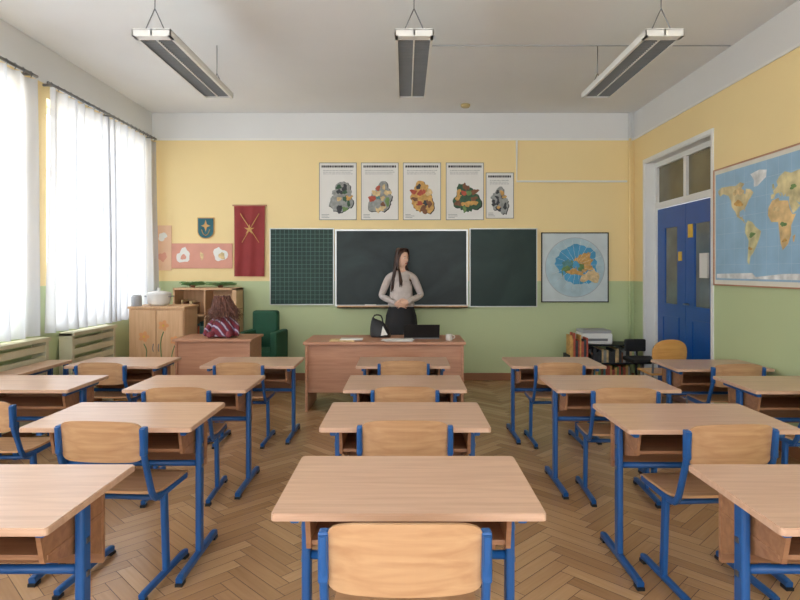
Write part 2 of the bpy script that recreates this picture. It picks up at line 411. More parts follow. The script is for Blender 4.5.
panel('left_panel',270,228,334,304.5,M_cbL,-0.001,-0.035,0.010)
panel('right_panel',469.5,228,537,306.5,M_cbR,-0.001,-0.035,0.010)
gl=[];x0,x1,z1,z0=bx(271.5),bx(332.5),bz(229.5),bz(303)
n=14
for i in range(1,n): 
    x=x0+(x1-x0)*i/n; gl.append(((x-0.0025,-0.0365,z0),(x+0.0025,-0.035,z1)))
nz=17
for i in range(1,nz):
    z=z0+(z1-z0)*i/nz; gl.append(((x0,-0.0365,z-0.0025),(x1,-0.035,z+0.0025)))
multibox('ruled_grid',gl,plain('grid_line',(86,124,112),0.6),cb)
multibox('chalk_tray',[((bx(338),-0.1,bz(307.5)),(bx(467),-0.03,bz(306.3))),((bx(338),-0.1,bz(307.5)),(bx(467),-0.092,bz(304.8)))],M_lwood,cb)
multibox('chalk_sticks',[((0.35,-0.07,bz(306.3)),(0.43,-0.058,bz(306.3)+0.012)),((-0.5,-0.07,bz(306.3)),(-0.36,-0.04,bz(306.3)+0.03))],M_paper,cb)

# posters
def blob(cx,cz,rx,rz,seed,n=26,j=0.28,rough=0.06):
    rnd=random.Random(seed); out=[];ph=[rnd.uniform(0,6.28) for _ in range(4)]
    for i in range(n):
        a=2*math.pi*i/n
        r=1+j*(math.sin(2*a+ph[0])*0.5+math.sin(3*a+ph[1])*0.45+math.sin(5*a+ph[2])*0.3)+rnd.uniform(-rough,rough)
        out.append((cx+rx*r*math.cos(a),cz+rz*r*math.sin(a)))
    return out
PC={'red':(178,86,66),'green':(112,142,86),'dgreen':(62,92,68),'ochre':(204,160,92),'sand':(216,190,140),'brown':(126,86,62),'teal':(90,140,140),'dark':(60,62,66),'grey':(150,152,148)}
PM={k:plain('print_'+k,v,0.7,var=0.25,scale=25) for k,v in PC.items()}
sets=[['grey','sand','dgreen','ochre','green','dark'],['grey','sand','green','red','teal','brown'],['ochre','red','brown','sand','dark','ochre'],['dgreen','red','green','ochre','brown','dgreen']]
def poster(u0,v0,u1,v1,idx,cols,cxo=0.0):
    x0,x1,z1,z0=bx(u0),bx(u1),bz(v0),bz(v1); cx=(x0+x1)/2;w=(x1-x0)/2;h=z1-z0
    e=empty('map_poster',(cx,YB-0.002,z0))
    box('sheet',(-w,-0.008,0),(w,-0.0,h),M_paper,e)
    multibox('frame',[((-w,-0.012,0),(-w+0.007,-0.008,h)),((w-0.007,-0.012,0),(w,-0.008,h)),((-w,-0.012,0),(w,-0.008,0.007)),((-w,-0.012,h-0.007),(w,-0.008,h))],M_louv,e)
    rnd=random.Random(idx)
    tb=[]
    x=-w+0.03
    while x<w-0.04:
        l=rnd.uniform(0.012,0.028); tb.append(((x,-0.0095,h-0.062),(min(x+l,w-0.03),-0.008,h-0.035))); x+=l+0.006
    multibox('title_text',tb,M_ink,e)
    tb=[]
    for r in range(3):
        x=-w+0.05
        while x<w-0.07:
            l=rnd.uniform(0.01,0.04); tb.append(((x,-0.009,h-0.10-r*0.022),(min(x+l,w-0.05),-0.008,h-0.095-r*0.022))); x+=l+0.008
    multibox('text_lines',tb,M_louv,e)
    bc=(cxo,h*0.38)
    polygon('map_shadow',blob(bc[0]+0.006,bc[1]-0.006,w*0.62,h*0.25,idx*31,44,0.30,0.08),-0.0085,M_ink,e)
    polygon('map_base',blob(bc[0],bc[1],w*0.60,h*0.245,idx*31,44,0.30,0.08),-0.0087,PM[cols[0]],e)
    k=0
    for gy in range(5):
        for gx in range(4):
            px=bc[0]+(gx-1.5)*w*0.27+rnd.uniform(-0.012,0.012); pz=bc[1]+(gy-2)*h*0.095+rnd.uniform(-0.012,0.012)
            if ((px-bc[0])/(w*0.55))**2+((pz-bc[1])/(h*0.22))**2>1: continue
            polygon('map_region_%d'%k,blob(px,pz,w*rnd.uniform(0.09,0.2),h*rnd.uniform(0.03,0.07),idx*77+k,16,0.4,0.12),-0.0089-0.00005*k,PM[rnd.choice(cols)],e); k+=1
    tb=[((-w+0.03,-0.009,0.03+0.018*r),(-w+0.03+rnd.uniform(0.06,0.12),-0.008,0.035+0.018*r)) for r in range(3)]
    multibox('caption_text',tb,M_louv,e)
for i,(a,b) in enumerate(((319,356.5),(361,398.5),(403,441),(446,484))): poster(a,162,b,219.5,i+3,sets[i],(0.05,0.01,0.0,0.02)[i])
poster(486,172,514,218,11,['grey','dark','dark','ochre'],0.0)

# wall map (azimuthal world map) on back wall
CONT={'NA':[(-168,66),(-156,71),(-128,70),(-110,68),(-95,72),(-82,68),(-95,60),(-88,56),(-80,52),(-78,60),(-65,58),(-56,52),(-65,45),(-70,42),(-76,35),(-81,31),(-80,25),(-84,30),(-90,29),(-97,27),(-97,20),(-90,18),(-87,21),(-88,16),(-83,14),(-83,9),(-78,8),(-85,11),(-95,16),(-105,20),(-110,28),(-115,31),(-122,37),(-124,46),(-132,55),(-150,60),(-160,57),(-165,61)],
'SA':[(-78,8),(-72,12),(-60,9),(-50,1),(-35,-6),(-39,-15),(-48,-27),(-57,-37),(-65,-42),(-68,-54),(-74,-50),(-72,-35),(-70,-18),(-80,-6),(-80,1)],
'GR':[(-55,60),(-45,60),(-22,70),(-20,80),(-40,83),(-65,80),(-55,70)],
'AF':[(-17,15),(-16,25),(-6,35),(10,37),(12,33),(25,32),(33,31),(37,20),(43,12),(51,12),(40,-3),(40,-15),(33,-27),(20,-35),(15,-25),(12,-10),(9,4),(-8,5)],
'EU':[(-9,37),(-9,43),(-1,44),(-4,48),(3,51),(8,54),(5,60),(12,66),(25,71),(40,67),(60,69),(75,73),(105,78),(140,73),(170,70),(188,66),(165,60),(155,51),(155,60),(140,55),(135,44),(128,38),(121,39),(122,31),(115,23),(108,20),(109,12),(104,9),(100,13),(103,2),(98,9),(94,16),(88,22),(80,15),(77,8),(73,18),(67,25),(57,26),(50,30),(60,22),(52,16),(44,13),(35,28),(36,36),(27,37),(28,41),(22,37),(19,42),(13,45),(18,40),(15,38),(11,44),(3,43),(-1,37)],
'AU':[(114,-22),(130,-12),(136,-13),(142,-11),(153,-27),(148,-38),(138,-34),(115,-34)],
'UK':[(-5,50),(1,51),(-2,58),(-6,57)],'MG':[(44,-17),(50,-15),(47,-25),(44,-24)],'JP':[(131,33),(140,36),(142,43),(138,38)],'ID':[(96,5),(106,-6),(118,-8),(117,4),(108,0)]}
CM={'NA':(212,196,150),'SA':(206,198,150),'GR':(226,228,226),'AF':(222,190,136),'EU':(212,198,150),'AU':(214,174,124),'UK':(190,180,130),'MG':(222,180,118),'JP':(214,150,120),'ID':(160,176,120)}
CMM={k:plain('land_'+k,v,0.6,var=0.35,scale=9) for k,v in CM.items()}
M_sea=plain('sea_blue',(150,186,212),0.5,var=0.10,scale=4)
M_sea2=plain('sea_blue_deep',(76,156,196),0.5,var=0.2,scale=5)
M_pale=plain('map_pale',(176,200,206),0.6,var=0.12,scale=8)
x0,x1,z1,z0=bx(541.5),bx(609),bz(232),bz(302)
e=empty('hemisphere_map',((x0+x1)/2,YB-0.002,(z0+z1)/2)); w=(x1-x0)/2;h=(z1-z0)/2
box('map_sheet',(-w,-0.008,-h),(w,0,h),plain('map_paper',(204,214,214),0.6),e)
multibox('map_frame',[((-w,-0.016,-h),(-w+0.012,0,h)),((w-0.012,-0.016,-h),(w,0,h)),((-w,-0.016,-h),(w,0,-h+0.012)),((-w,-0.016,h-0.012),(w,0,h))],M_black,e)
def disc(r,c=(0,0),n=60): return [(c[0]+r*math.cos(a*2*math.pi/n),c[1]+r*math.sin(a*2*math.pi/n)) for a in range(n)]
polygon('graticule_rim',disc(0.375),-0.0086,M_grey,e)
polygon('graticule_disc',disc(0.368),-0.0088,M_pale,e)
polygon('ocean_disc',blob(0.03,0.04,0.27,0.24,5,40,0.12),-0.0092,M_sea2,e)
rl=[([(0.02+0.05*math.cos(a),-0.0094,0.03+0.05*math.sin(a)),(0.02+0.33*math.cos(a),-0.0094,0.03+0.33*math.sin(a))],[0.0012]*2) for a in [math.pi*2*i/18 for i in range(18)]]
multisweep('meridians',rl,M_paper,e,n=4,sub=1,capround=False)
k=0
for key in ('EU','AF','NA','GR'):
    pts=[]
    for lo_,la in CONT[key]:
        r=(90-la)/90*0.25; a=math.radians(lo_-60); pts.append((0.02+r*math.cos(a),0.03+r*math.sin(a)))
    pts=[(max(-w+0.05,min(w-0.05,p[0])),max(-h+0.05,min(h-0.05,p[1]))) for p in pts]
    polygon('land_'+key,pts,-0.0098-0.0003*k,(PM['ochre'],PM['sand'],PM['green'],PM['grey'])[k],e); k+=1
polygon('country_1',blob(0.0,-0.06,0.09,0.04,44,20,0.4,0.12),-0.0112,PM['ochre'],e)
polygon('country_2',blob(-0.09,0.05,0.06,0.05,45,20,0.4,0.12),-0.0115,PM['teal'],e)
polygon('country_3',blob(0.08,0.0,0.04,0.04,46,20,0.4,0.12),-0.0117,PM['green'],e)

# world map on right wall (faces -X) : local +X points toward the camera end of the room
MY0,MY1,MZ0,MZ1=3.55,5.44,1.24,2.30
e=empty('world_map',(XR-0.002,(MY0+MY1)/2,(MZ0+MZ1)/2)); e.rotation_euler=(0,0,math.radians(-90))
w=(MY1-MY0)/2;h=(MZ1-MZ0)/2
box('map_sheet',(-w,-0.010,-h),(w,0,h),plain('map_sheet_border',(226,222,208),0.6),e)
box('sea',(-w+0.035,-0.0115,-h+0.05),(w-0.035,-0.010,h-0.05),M_sea,e)
multibox('map_frame',[((-w,-0.018,-h),(-w+0.012,0,h)),((w-0.012,-0.018,-h),(w,0,h)),((-w,-0.018,-h),(w,0,-h+0.012)),((-w,-0.018,h-0.012),(w,0,h))],M_tdesk,e)
gg=[]
for i in range(1,12): 
    x=-w+0.035+(2*w-0.07)*i/12; gg.append(((x-0.001,-0.0119,-h+0.05),(x+0.001,-0.0115,h-0.05)))
for i in range(1,7):
    z=-h+0.05+(2*h-0.1)*i/7; gg.append(((-w+0.035,-0.0119,z-0.001),(w-0.035,-0.0115,z+0.001)))
multibox('graticule',gg,plain('graticule_line',(182,206,224),0.6),e)
k=0
def mapc(lo_,la): 
    return ((lo_-10)/185*(w-0.04),(la-8)/84*(h-0.06))
for key,pl in CONT.items():
    pts=[mapc(*p) for p in pl]; pts=[(max(-w+0.036,min(w-0.036,p[0])),p[1]) for p in pts]
    polygon('land_'+key,pts,-0.0124-0.0001*k,CMM[key],e); k+=1
rnd=random.Random(4)
for i,(lo_,la,q,c) in enumerate(((-100,58,16,'sand'),(-100,40,13,'ochre'),(-60,-10,9,'green'),(-65,-30,6,'ochre'),(5,22,9,'sand'),(22,0,8,'green'),(25,-22,6,'ochre'),(95,62,26,'sand'),(105,36,13,'ochre'),(78,22,6,'red'),(45,48,8,'green'),(133,-25,9,'sand'))):
    c0=mapc(lo_,la); polygon('map_region_%d'%i,blob(c0[0],c0[1],q/185*w*0.9,q/84*h*0.35,i+60,18,0.35,0.1),-0.0136-0.0001*i,PM[c],e)
mx=[mapc(p,q) for p,q in ((-172,-68),(-60,-66),(-50,-72),(20,-67),(120,-66),(180,-70),(190,-75),(-172,-75))]
polygon('land_antarctica',mx,-0.0126,CMM['GR'],e)

# flag
fm=plain('flag_burgundy',(146,50,50),0.75,var=0.1,bump=0.2)
x0,x1,z1,z0=bx(234),bx(265),bz(205),bz(276); fw=(x1-x0);fh=z1-z0
e=empty('flag',((x0+x1)/2,YB,z0)); vs=[];fs=[];nx,nz=24,20
def fy(x,f): return -0.022-0.010*math.sin(x*38+f*2)*(0.3+f)
for i in range(nx+1):
    for k in range(nz+1):
        x=-fw/2+fw*i/nx; f=k/nz; vs.append((x*(1-0.03*f),fy(x,f),fh-fh*f))
for i in range(nx):
    for k in range(nz):
        p=i*(nz+1)+k; fs.append((p,p+1,p+nz+2,p+nz+1))
mesh_obj('flag_cloth',vs,fs,fm,e,True)
sweep('flag_rod',[(-fw/2-0.02,-0.02,fh),(fw/2+0.02,-0.02,fh)],circ(8,0.009),M_tdesk,e)
M_gold=plain('gold_emblem',(205,160,92),0.5)
polygon('star_emblem',[((0.07 if i%2==0 else 0.022)*math.cos(math.pi*2*i/10+.3),fh*0.66+(0.07 if i%2==0 else 0.022)*math.sin(math.pi*2*i/10+.3)) for i in range(10)],-0.038,M_gold,e)
multisweep('emblem_rays',[([(-0.11,-0.037,fh*0.88),(0.12,-0.037,fh*0.48)],[0.006,0.004]),([(0.12,-0.037,fh*0.88),(-0.09,-0.037,fh*0.48)],[0.006,0.004])],M_gold,e,n=5,sub=1)
# coat of arms
x0,x1,z1,z0=bx(197),bx(214),bz(217),bz(238.5)
e=empty('coat_of_arms',((x0+x1)/2,YB-0.002,(z0+z1)/2)); w=(x1-x0)/2;h=(z1-z0)/2
sh=[(-w,h),(w,h),(w,-h*0.3)]+[(w*math.cos(a),-h*0.3+h*0.7*-math.sin(a)) for a in [math.pi*i/12 for i in range(1,12)]]+[(-w,-h*0.3)]
def extr(name,pts,y0,y1,mat,parent):
    n=len(pts); vs=[(p[0],y0,p[1]) for p in pts]+[(p[0],y1,p[1]) for p in pts]
    fs=[list(range(n)),[n+i for i in range(n)][::-1]]+[[i,(i+1)%n,n+(i+1)%n,n+i] for i in range(n)]
    return mesh_obj(name,vs,fs,mat,parent)
extr('shield_border',sh,-0.012,0,M_gold,e)
extr('shield_field',[(p[0]*0.9,p[1]*0.92) for p in sh],-0.016,-0.012,plain('shield_teal',(22,92,104),0.5),e)
extr('shield_star',[((0.06 if i%2==0 else 0.022)*math.cos(math.pi*2*i/8),0.03+(0.075 if i%2==0 else 0.025)*math.sin(math.pi*2*i/8)) for i in range(8)],-0.019,-0.016,M_gold,e)
multisweep('shield_branches',[([(-0.05,-0.018,-0.02),(-0.03,-0.018,-0.07),(0.0,-0.018,-0.09)],[0.005]*3),([(0.05,-0.018,-0.02),(0.03,-0.018,-0.07),(0.0,-0.018,-0.09)],[0.005]*3)],M_gold,e,n=5)
# pink info boards
M_pink=plain('pink_board',(218,156,136),0.6,var=0.05); M_peach=plain('peach_board',(228,188,156),0.6,var=0.05)
def pboard(u0,v0,u1,v1,mat,spots):
    x0,x1,z1,z0=bx(u0),bx(u1),bz(v0),bz(v1)
    e=empty('notice_board',((x0+x1)/2,YB-0.002,z0)); w=(x1-x0)/2;h=z1-z0
    box('board_face',(-w,-0.012,0),(w,0,h),mat,e,bev=0.002)
    for k,(fx,fz,rx,rz,m) in enumerate(spots):
        polygon('notice_%d'%k,blob(-w+2*w*fx,h*fz,rx,rz,k+int(u0),18,0.3,0.1),-0.0128-0.0002*k,m,e)
pboard(171,243,232,268,M_pink,[(0.2,0.5,0.09,0.08,M_paper),(0.8,0.55,0.08,0.09,M_paper),(0.83,0.5,0.035,0.05,PM['sand']),(0.2,0.45,0.04,0.03,M_pink),(0.5,0.5,0.02,0.05,PM['sand'])])
pboard(153.2,225,171,270,M_peach,[(0.5,0.75,0.05,0.05,M_paper),(0.5,0.3,0.05,0.06,M_pink)])

# ---------------------------------------------------------------- school desks & chairs
def school_desk(x,yf,h,w=0.75,d=0.5,rz=0.0):
    e=empty('school_desk',(x,yf+d/2,0),rz)
    bm=bmesh.new()
    pr=rr(w,d,0.014,4); t=0.02
    vb=[bm.verts.new((p[0],p[1],h-t)) for p in pr]; vt=[bm.verts.new((p[0],p[1],h)) for p in pr]
    bm.faces.new(vb[::-1]); tf=bm.faces.new(vt)
    n=len(pr)
    for i in range(n): bm.faces.new((vb[i],vb[(i+1)%n],vt[(i+1)%n],vt[i]))
    bmesh.ops.bevel(bm,geom=[ed for ed in bm.edges if all(abs(v.co.z-h)<1e-6 for v in ed.verts)],offset=0.003,segments=2,affect='EDGES')
    bm_obj('desk_top',bm,M_top,e)
    px=w/2-0.055
    box('front_panel',(-px+0.02,d/2-0.075,h-0.30),(px-0.02,d/2-0.058,h-0.022),M_edge,e,bev=0.002)
    box('book_shelf',(-px+0.02,-0.12,h-0.145),(px-0.02,d/2-0.075,h-0.13),M_edge,e,bev=0.002)
    for k,s in enumerate((-1,1)):
        xs=s*(px-0.03)
        v=[(-0.16,h-0.022),(d/2-0.075,h-0.022),(d/2-0.075,h-0.27),(0.04,h-0.20),(-0.13,h-0.15)]
        vs=[(xs-0.007,a,b) for a,b in v]+[(xs+0.007,a,b) for a,b in v]; n=5
        mesh_obj('side_panel_%d'%(k+1),vs,[list(range(n)),[n+i for i in range(n)][::-1]]+[[i,(i+1)%n,n+(i+1)%n,n+i] for i in range(n)],M_edge,e)
        X=s*px
        sweep('post_%d'%(k+1),[(X,0.02,0.03),(X,0.02,h-0.05)],rr(0.028,0.05,0.01),M_blue,e,N=(1,0,0),smooth=False)
        sweep('foot_%d'%(k+1),[(X,-0.24,0.012+0.012),(X,-0.22,0.028),(X,0.22,0.028),(X,0.24,0.024)],rr(0.030,0.034,0.01),M_blue,e,N=(1,0,0),smooth=False)
        sweep('top_bracket_%d'%(k+1),[(X,-0.19,h-0.036),(X,0.19,h-0.036)],rr(0.026,0.03,0.006),M_blue,e,N=(1,0,0),smooth=False)
        multibox('foot_pads_%d'%(k+1),[((X-0.016,-0.245,0),(X+0.016,-0.20,0.014)),((X-0.016,0.20,0),(X+0.016,0.245,0.014))],M_cap,e)
        multibox('bolts_%d'%(k+1),[((X+s*0.014,0.012,h-0.16),(X+s*0.018,0.028,h-0.144)),((X+s*0.014,0.012,h-0.26),(X+s*0.018,0.028,h-0.244))],M_chrome,e)
    sweep('cross_tube',[(-px,0.02,h-0.24),(px,0.02,h-0.24)],circ(10,0.014),M_blue,e)
    return e
def curved_panel(name,a,b,th,cy,zc,mat,parent,npow=5,lean=0.0,arch=0.012):
    n=22; top=[];bot=[]
    for i in range(n+1):
        t=math.sin((-0.5+i/n)*math.pi); x=a*t
        hh=b*max(0.0,(1-abs(t)**npow))**(1/npow); hh=max(hh,0.3*b if 0<i<n else 0.25*b)
        y=cy*(1-t*t)
        top.append((x,y,hh+arch*(1-t*t))); bot.append((x,y,-hh+0.3*arch*(1-t*t)))
    vs=[];rows=5
    for i in range(n+1):
        for k in range(rows+1):
            f=k/rows; z=bot[i][2]+(top[i][2]-bot[i][2])*f
            vs.append((top[i][0],top[i][1]+lean*z,zc+z))
    m=len(vs)
    vs+=[(v[0],v[1]+th,v[2]) for v in vs]
    fs=[]
    R=rows+1
    for i in range(n):
        for k in range(rows):
            p=i*R+k; fs.append((p,p+R,p+R+1,p+1)); fs.append((m+p,m+p+1,m+p+R+1,m+p+R))
        p=i*R; fs.append((p,m+p,m+p+R,p+R)); p=i*R+rows; fs.append((p,p+R,m+p+R,m+p))
    for k in range(rows):
        fs.append((k,k+1,m+k+1,m+k)); p=n*R+k; fs.append((p,m+p,m+p+1,p+1))
    return mesh_obj(name,vs,fs,mat,parent,False)
def school_chair(x,yb,H,w=0.40,rz=0.0,ply=None,frame=None):
    """yb = depth of the top of the backrest; seat extends toward +Y"""
    ply=ply or M_ply; frame=frame or M_blue
    sh=H*0.555; e=empty('school_chair',(x,yb,0),rz)
    px=w/2-0.014
    bh=0.085
    curved_panel('backrest',px-0.006,bh,0.011,-0.03,H-bh-0.012,ply,e,7,-0.12)
    for k,s in enumerate((-1,1)):
        X=s*px
        sweep('side_frame_%d'%(k+1),[(X,-0.012,H-0.035),(X,0.0,H-0.14),(X,0.045,sh+0.06),(X,0.075,sh-0.005),(X,0.13,sh-0.03),(X,0.38,sh-0.025)],rr(0.020,0.030,0.008),frame,e,N=(1,0,0),sub=3,smooth=False)
        sweep('leg_%d'%(k+1),[(X,0.17,sh-0.03),(X,0.19,0.03)],rr(0.024,0.04,0.009),frame,e,N=(1,0,0),smooth=False)
        sweep('foot_%d'%(k+1),[(X,-0.02,0.024),(X,0.0,0.028),(X,0.36,0.028),(X,0.38,0.024)],rr(0.026,0.03,0.009),frame,e,N=(1,0,0),smooth=False)
        multibox('foot_pads_%d'%(k+1),[((X-0.014,-0.03,0),(X+0.014,0.01,0.014)),((X-0.014,0.35,0),(X+0.014,0.39,0.014))],M_cap,e)
        box('back_clamp_%d'%(k+1),(X-0.012,-0.016,H-0.15),(X+0.012,0.016,H-0.03),frame,e,bev=0.005)
    sweep('cross_tube',[(-px,0.18,sh-0.06),(px,0.18,sh-0.06)],circ(8,0.012),frame,e)
    n=14;vs=[];fs=[]
    for i in range(n+1):
        for k in range(n+1):
            u=-1+2*i/n; v=-1+2*k/n
            cu=u*math.sqrt(1-0.12*v*v*v*v); cv=v*math.sqrt(1-0.12*u*u*u*u)
            z=sh-0.008*(1-u*u)*(1-v*v)+(0.012*max(0,-v-0.6)/0.4)-(0.02*(max(0,v-0.6)/0.4)**2)
            vs.append((cu*(w/2-0.004),0.245+cv*0.185,z))
    m=len(vs); vs+=[(v[0],v[1],v[2]-0.012) for v in vs]; R=n+1
    for i in range(n):
        for k in range(n):
            p=i*R+k; fs.append((p,p+R,p+R+1,p+1)); fs.append((m+p,m+p+1,m+p+R+1,m+p+R))
        p=i*R; fs.append((p,m+p,m+p+R,p+R)); p=i*R+n; fs.append((p,p+R,m+p+R,m+p))
        fs.append((i,i+1,m+i+1,m+i)); p=n*R+i; fs.append((p,m+p,m+p+1,p+1))
    mesh_obj('seat',vs,fs,ply,e,False)
    return e
rowY=[1.59,2.55,3.53,4.64]; rowH=[0.72,0.695,0.66,0.62]; chH=[0.80,0.755,0.70,0.68]
# centre
for r in range(4):
    school_desk((0.01,0.0,-0.0,-0.015)[r],rowY[r],rowH[r]); school_chair((0.0,0.0,0.0,-0.01)[r],(1.38,2.48,3.47,4.58)[r],chH[r],0.41)
# inner left
school_desk(-1.29,1.5,0.72); school_chair(-1.29,1.28,0.79)
school_desk(-1.305,2.55,0.695); school_chair(-1.275,2.47,0.755,rz=math.radians(-5))
school_desk(-1.33,3.53,0.66); school_chair(-1.34,3.45,0.70,rz=math.radians(3))
school_desk(-1.25,4.64,0.62); school_chair(-1.29,4.56,0.67)
# inner right
school_desk(1.335,1.5,0.72); school_chair(1.34,1.28,0.79)
school_desk(1.335,2.52,0.695); school_chair(1.34,2.42,0.755,rz=math.radians(4))
school_desk(1.29,3.53,0.66); school_chair(1.29,3.44,0.70,rz=math.radians(-3))
school_desk(1.22,4.64,0.62); school_chair(1.20,4.56,0.67)
# outer left / right
school_desk(-2.325,4.64,0.62); school_chair(-2.36,4.56,0.67)
school_desk(-2.40,3.53,0.66); school_chair(-2.28,3.14,0.69)
school_desk(2.46,4.5,0.62); school_chair(2.47,4.36,0.69)
school_desk(2.46,3.5,0.66,w=0.74); school_chair(2.47,3.36,0.70)

# side bench by the window wall
e=empty('side_table',(-2.90,4.6,0))
box('table_top',(-0.10,-0.35,0.60),(0.10,0.35,0.625),M_top,e,bev=0.004)
multibox('table_legs',[((-0.08,-0.33,0),(-0.05,-0.30,0.6)),((0.05,-0.33,0),(0.08,-0.30,0.6)),((-0.08,0.30,0),(-0.05,0.33,0.6)),((0.05,0.30,0),(0.08,0.33,0.6)),((-0.08,-0.3,0.54),(-0.06,0.3,0.6))],M_blue,e)

# ---------------------------------------------------------------- teacher desk + things on it
TX0,TX1=-0.99,0.59
e=empty('teacher_desk',((TX0+TX1)/2,5.72,0)); w=(TX1-TX0)/2; th=0.68
box('desk_top',(-w,-0.02,th-0.028),(w,0.62,th),M_tdesk,e,bev=0.004)
box('front_panel',(-w+0.03,0.03,0.18),(w-0.03,0.048,th-0.028),M_tdesk,e,bev=0.002)
for k,s in enumerate((-1,1)):
    box('side_panel_%d'%(k+1),(s*(w-0.03)-0.012,0.0,0.0),(s*(w-0.03)+0.012,0.6,th-0.028),M_tdesk,e,bev=0.002)
    box('drawer_unit_%d'%(k+1),(s*(w-0.045)-(0.36 if s>0 else 0),0.06,0.18),(s*(w-0.045)+(0.36 if s<0 else 0),0.58,th-0.03),M_edge,e,bev=0.002)
e=empty('laptop',(0.17,5.98,th))
box('base',(-0.18,0.0,0.0),(0.18,0.24,0.016),M_louv,e,bev=0.004)
mesh_obj('screen',[(-0.18,-0.065,0.15),(0.18,-0.065,0.15),(0.18,0.005,0.016),(-0.18,0.005,0.016),(-0.18,-0.073,0.15),(0.18,-0.073,0.15),(0.18,-0.003,0.012),(-0.18,-0.003,0.012)],
   [(0,1,2,3),(7,6,5,4),(0,4,5,1),(1,5,6,2),(2,6,7,3),(3,7,4,0)],M_black,e)
e=empty('paper_stack',(-0.06,5.82,th))
for k in range(5):
    a=random.uniform(-0.2,0.2); c=(random.uniform(-0.04,0.04),random.uniform(-0.01,0.01))
    vs=[(c[0]+x*math.cos(a)-y*math.sin(a),c[1]+x*math.sin(a)+y*math.cos(a),z) for z in (k*0.003,k*0.003+0.003) for x,y in ((-0.13,-0.07),(0.13,-0.07),(0.13,0.07),(-0.13,0.07))]
    mesh_obj('sheet_%d'%k,vs,[(3,2,1,0),(4,5,6,7),(0,1,5,4),(1,2,6,5),(2,3,7,6),(3,0,4,7)],M_paper,e)
e=empty('folded_magazine',(-0.62,5.82,th)); box('cover',(-0.12,-0.08,0),(0.12,0.08,0.012),PM['sand'],e,bev=0.002); box('second_cover',(-0.02,-0.06,0.012),(0.2,0.09,0.02),M_paper,e)
# black handbag, slouched, with handles
e=empty('handbag',(-0.25,6.14,th))
V=[];F=[];rows=9;n=20
for k in range(rows+1):
    f=k/rows; rx=0.11*(1-0.45*f**2)*(1 if f>0.1 else 0.9); ry=0.055*(1-0.75*f**2)+0.004
    for i in range(n):
        a=2*math.pi*i/n; V.append((rx*math.copysign(abs(math.cos(a))**0.7,math.cos(a))-0.03*f,ry*math.copysign(abs(math.sin(a))**0.8,math.sin(a)),0.18*f-0.03*f*math.cos(a)))
for k in range(rows):
    for i in range(n): F.append((k*n+i,k*n+(i+1)%n,(k+1)*n+(i+1)%n,(k+1)*n+i))
F.append(list(range(n))[::-1]); F.append([rows*n+i for i in range(n)])
mesh_obj('bag_body',V,F,plain('black_leather',(24,24,28),0.5,bump=0.2),e,True)
multisweep('bag_handles',[([(-0.08,s*0.015,0.16),(-0.07,s*0.02,0.225),(0.0,s*0.02,0.22),(0.02,s*0.015,0.14)],[0.006]*4) for s in (-1,1)],M_black,e,n=6)
mesh_obj('bag_flap',[(0.0,-0.062,0.02),(0.07,-0.06,0.03),(0.02,-0.05,0.12)],[(0,1,2)],M_paper,e)
e=empty('coffee_mug',(0.44,5.86,th)); lathe('cup',[(0.03,0),(0.034,0.005),(0.034,0.06),(0.031,0.06),(0.029,0.01)],plain('mug_white',(210,205,196),0.4),e)
multisweep('mug_handle',[([(0.033,0,0.05),(0.052,0,0.043),(0.052,0,0.024),(0.033,0,0.016)],[0.005]*4)],M_paper,e)

# ---------------------------------------------------------------- back-left furniture
e=empty('side_desk',(-1.93,5.95,0))
box('desk_top',(-0.42,-0.02,0.655),(0.38,0.5,0.68),M_tdesk,e,bev=0.004)
box('front_panel',(-0.38,0.02,0.1),(0.34,0.036,0.655),M_tdesk,e,bev=0.002)
for k,x in enumerate((-0.39,0.35)): box('side_panel_%d'%(k+1),(x-0.01,0.0,0),(x+0.01,0.48,0.655),M_tdesk,e,bev=0.002)
e=empty('painted_cabinet',(-2.69,6.35,0))
box('carcass',(-0.30,0.02,0.06),(0.30,0.42,0.96),M_lwood,e,bev=0.003)
box('plinth',(-0.28,0.05,0),(0.28,0.40,0.06),M_edge,e)
box('cabinet_top',(-0.31,0.0,0.96),(0.31,0.44,0.985),M_lwood,e,bev=0.004)
box('door_left',(-0.29,0.004,0.08),(-0.004,0.02,0.945),M_lwood,e,bev=0.002)
box('door_right',(0.004,0.004,0.08),(0.29,0.02,0.945),M_lwood,e,bev=0.002)
multisweep('handles',[([(-0.03,0.004,0.5),(-0.03,-0.015,0.53),(-0.03,0.004,0.58)],[0.004]*3),([(0.03,0.004,0.5),(0.03,-0.015,0.53),(0.03,0.004,0.58)],[0.004]*3)],M_chrome,e)
M_or=plain('flower_orange',(222,158,104),0.5); M_gr=plain('leaf_green',(100,140,84),0.5)
def flower(cx,cz,r,idx):
    pts=[]
    for i in range(40):
        a=2*math.pi*i/40; q=r*(0.6+0.4*abs(math.cos(2.5*a))); pts.append((cx+q*math.cos(a),cz+q*math.sin(a)))
    polygon('flower_%d'%idx,pts,0.002-0.0003*idx,M_or,e)
    polygon('flower_heart_%d'%idx,[(cx+r*0.2*math.cos(a*0.5),cz+r*0.2*math.sin(a*0.5)) for a in range(12)],0.0005-0.0003*idx,M_yel,e)
flower(0.08,0.78,0.06,1); flower(-0.13,0.66,0.06,2); flower(0.20,0.62,0.05,3)
multisweep('flower_stems',[([(0.08,0.002,0.71),(0.05,0.002,0.6),(0.06,0.002,0.4)],[0.005]*3),([(-0.13,0.002,0.58),(-0.1,0.002,0.5),(-0.12,0.002,0.35)],[0.005]*3),([(0.2,0.002,0.56),(0.17,0.002,0.45),(0.19,0.002,0.35)],[0.005]*3)],M_gr,e,n=5)
e=empty('enamel_pot',(-2.74,6.55,0.985)); lathe('pot_body',[(0.09,0),(0.115,0.03),(0.125,0.08),(0.13,0.12),(0.135,0.13),(0.125,0.13),(0.115,0.05),(0.02,0.03)],M_white,e)
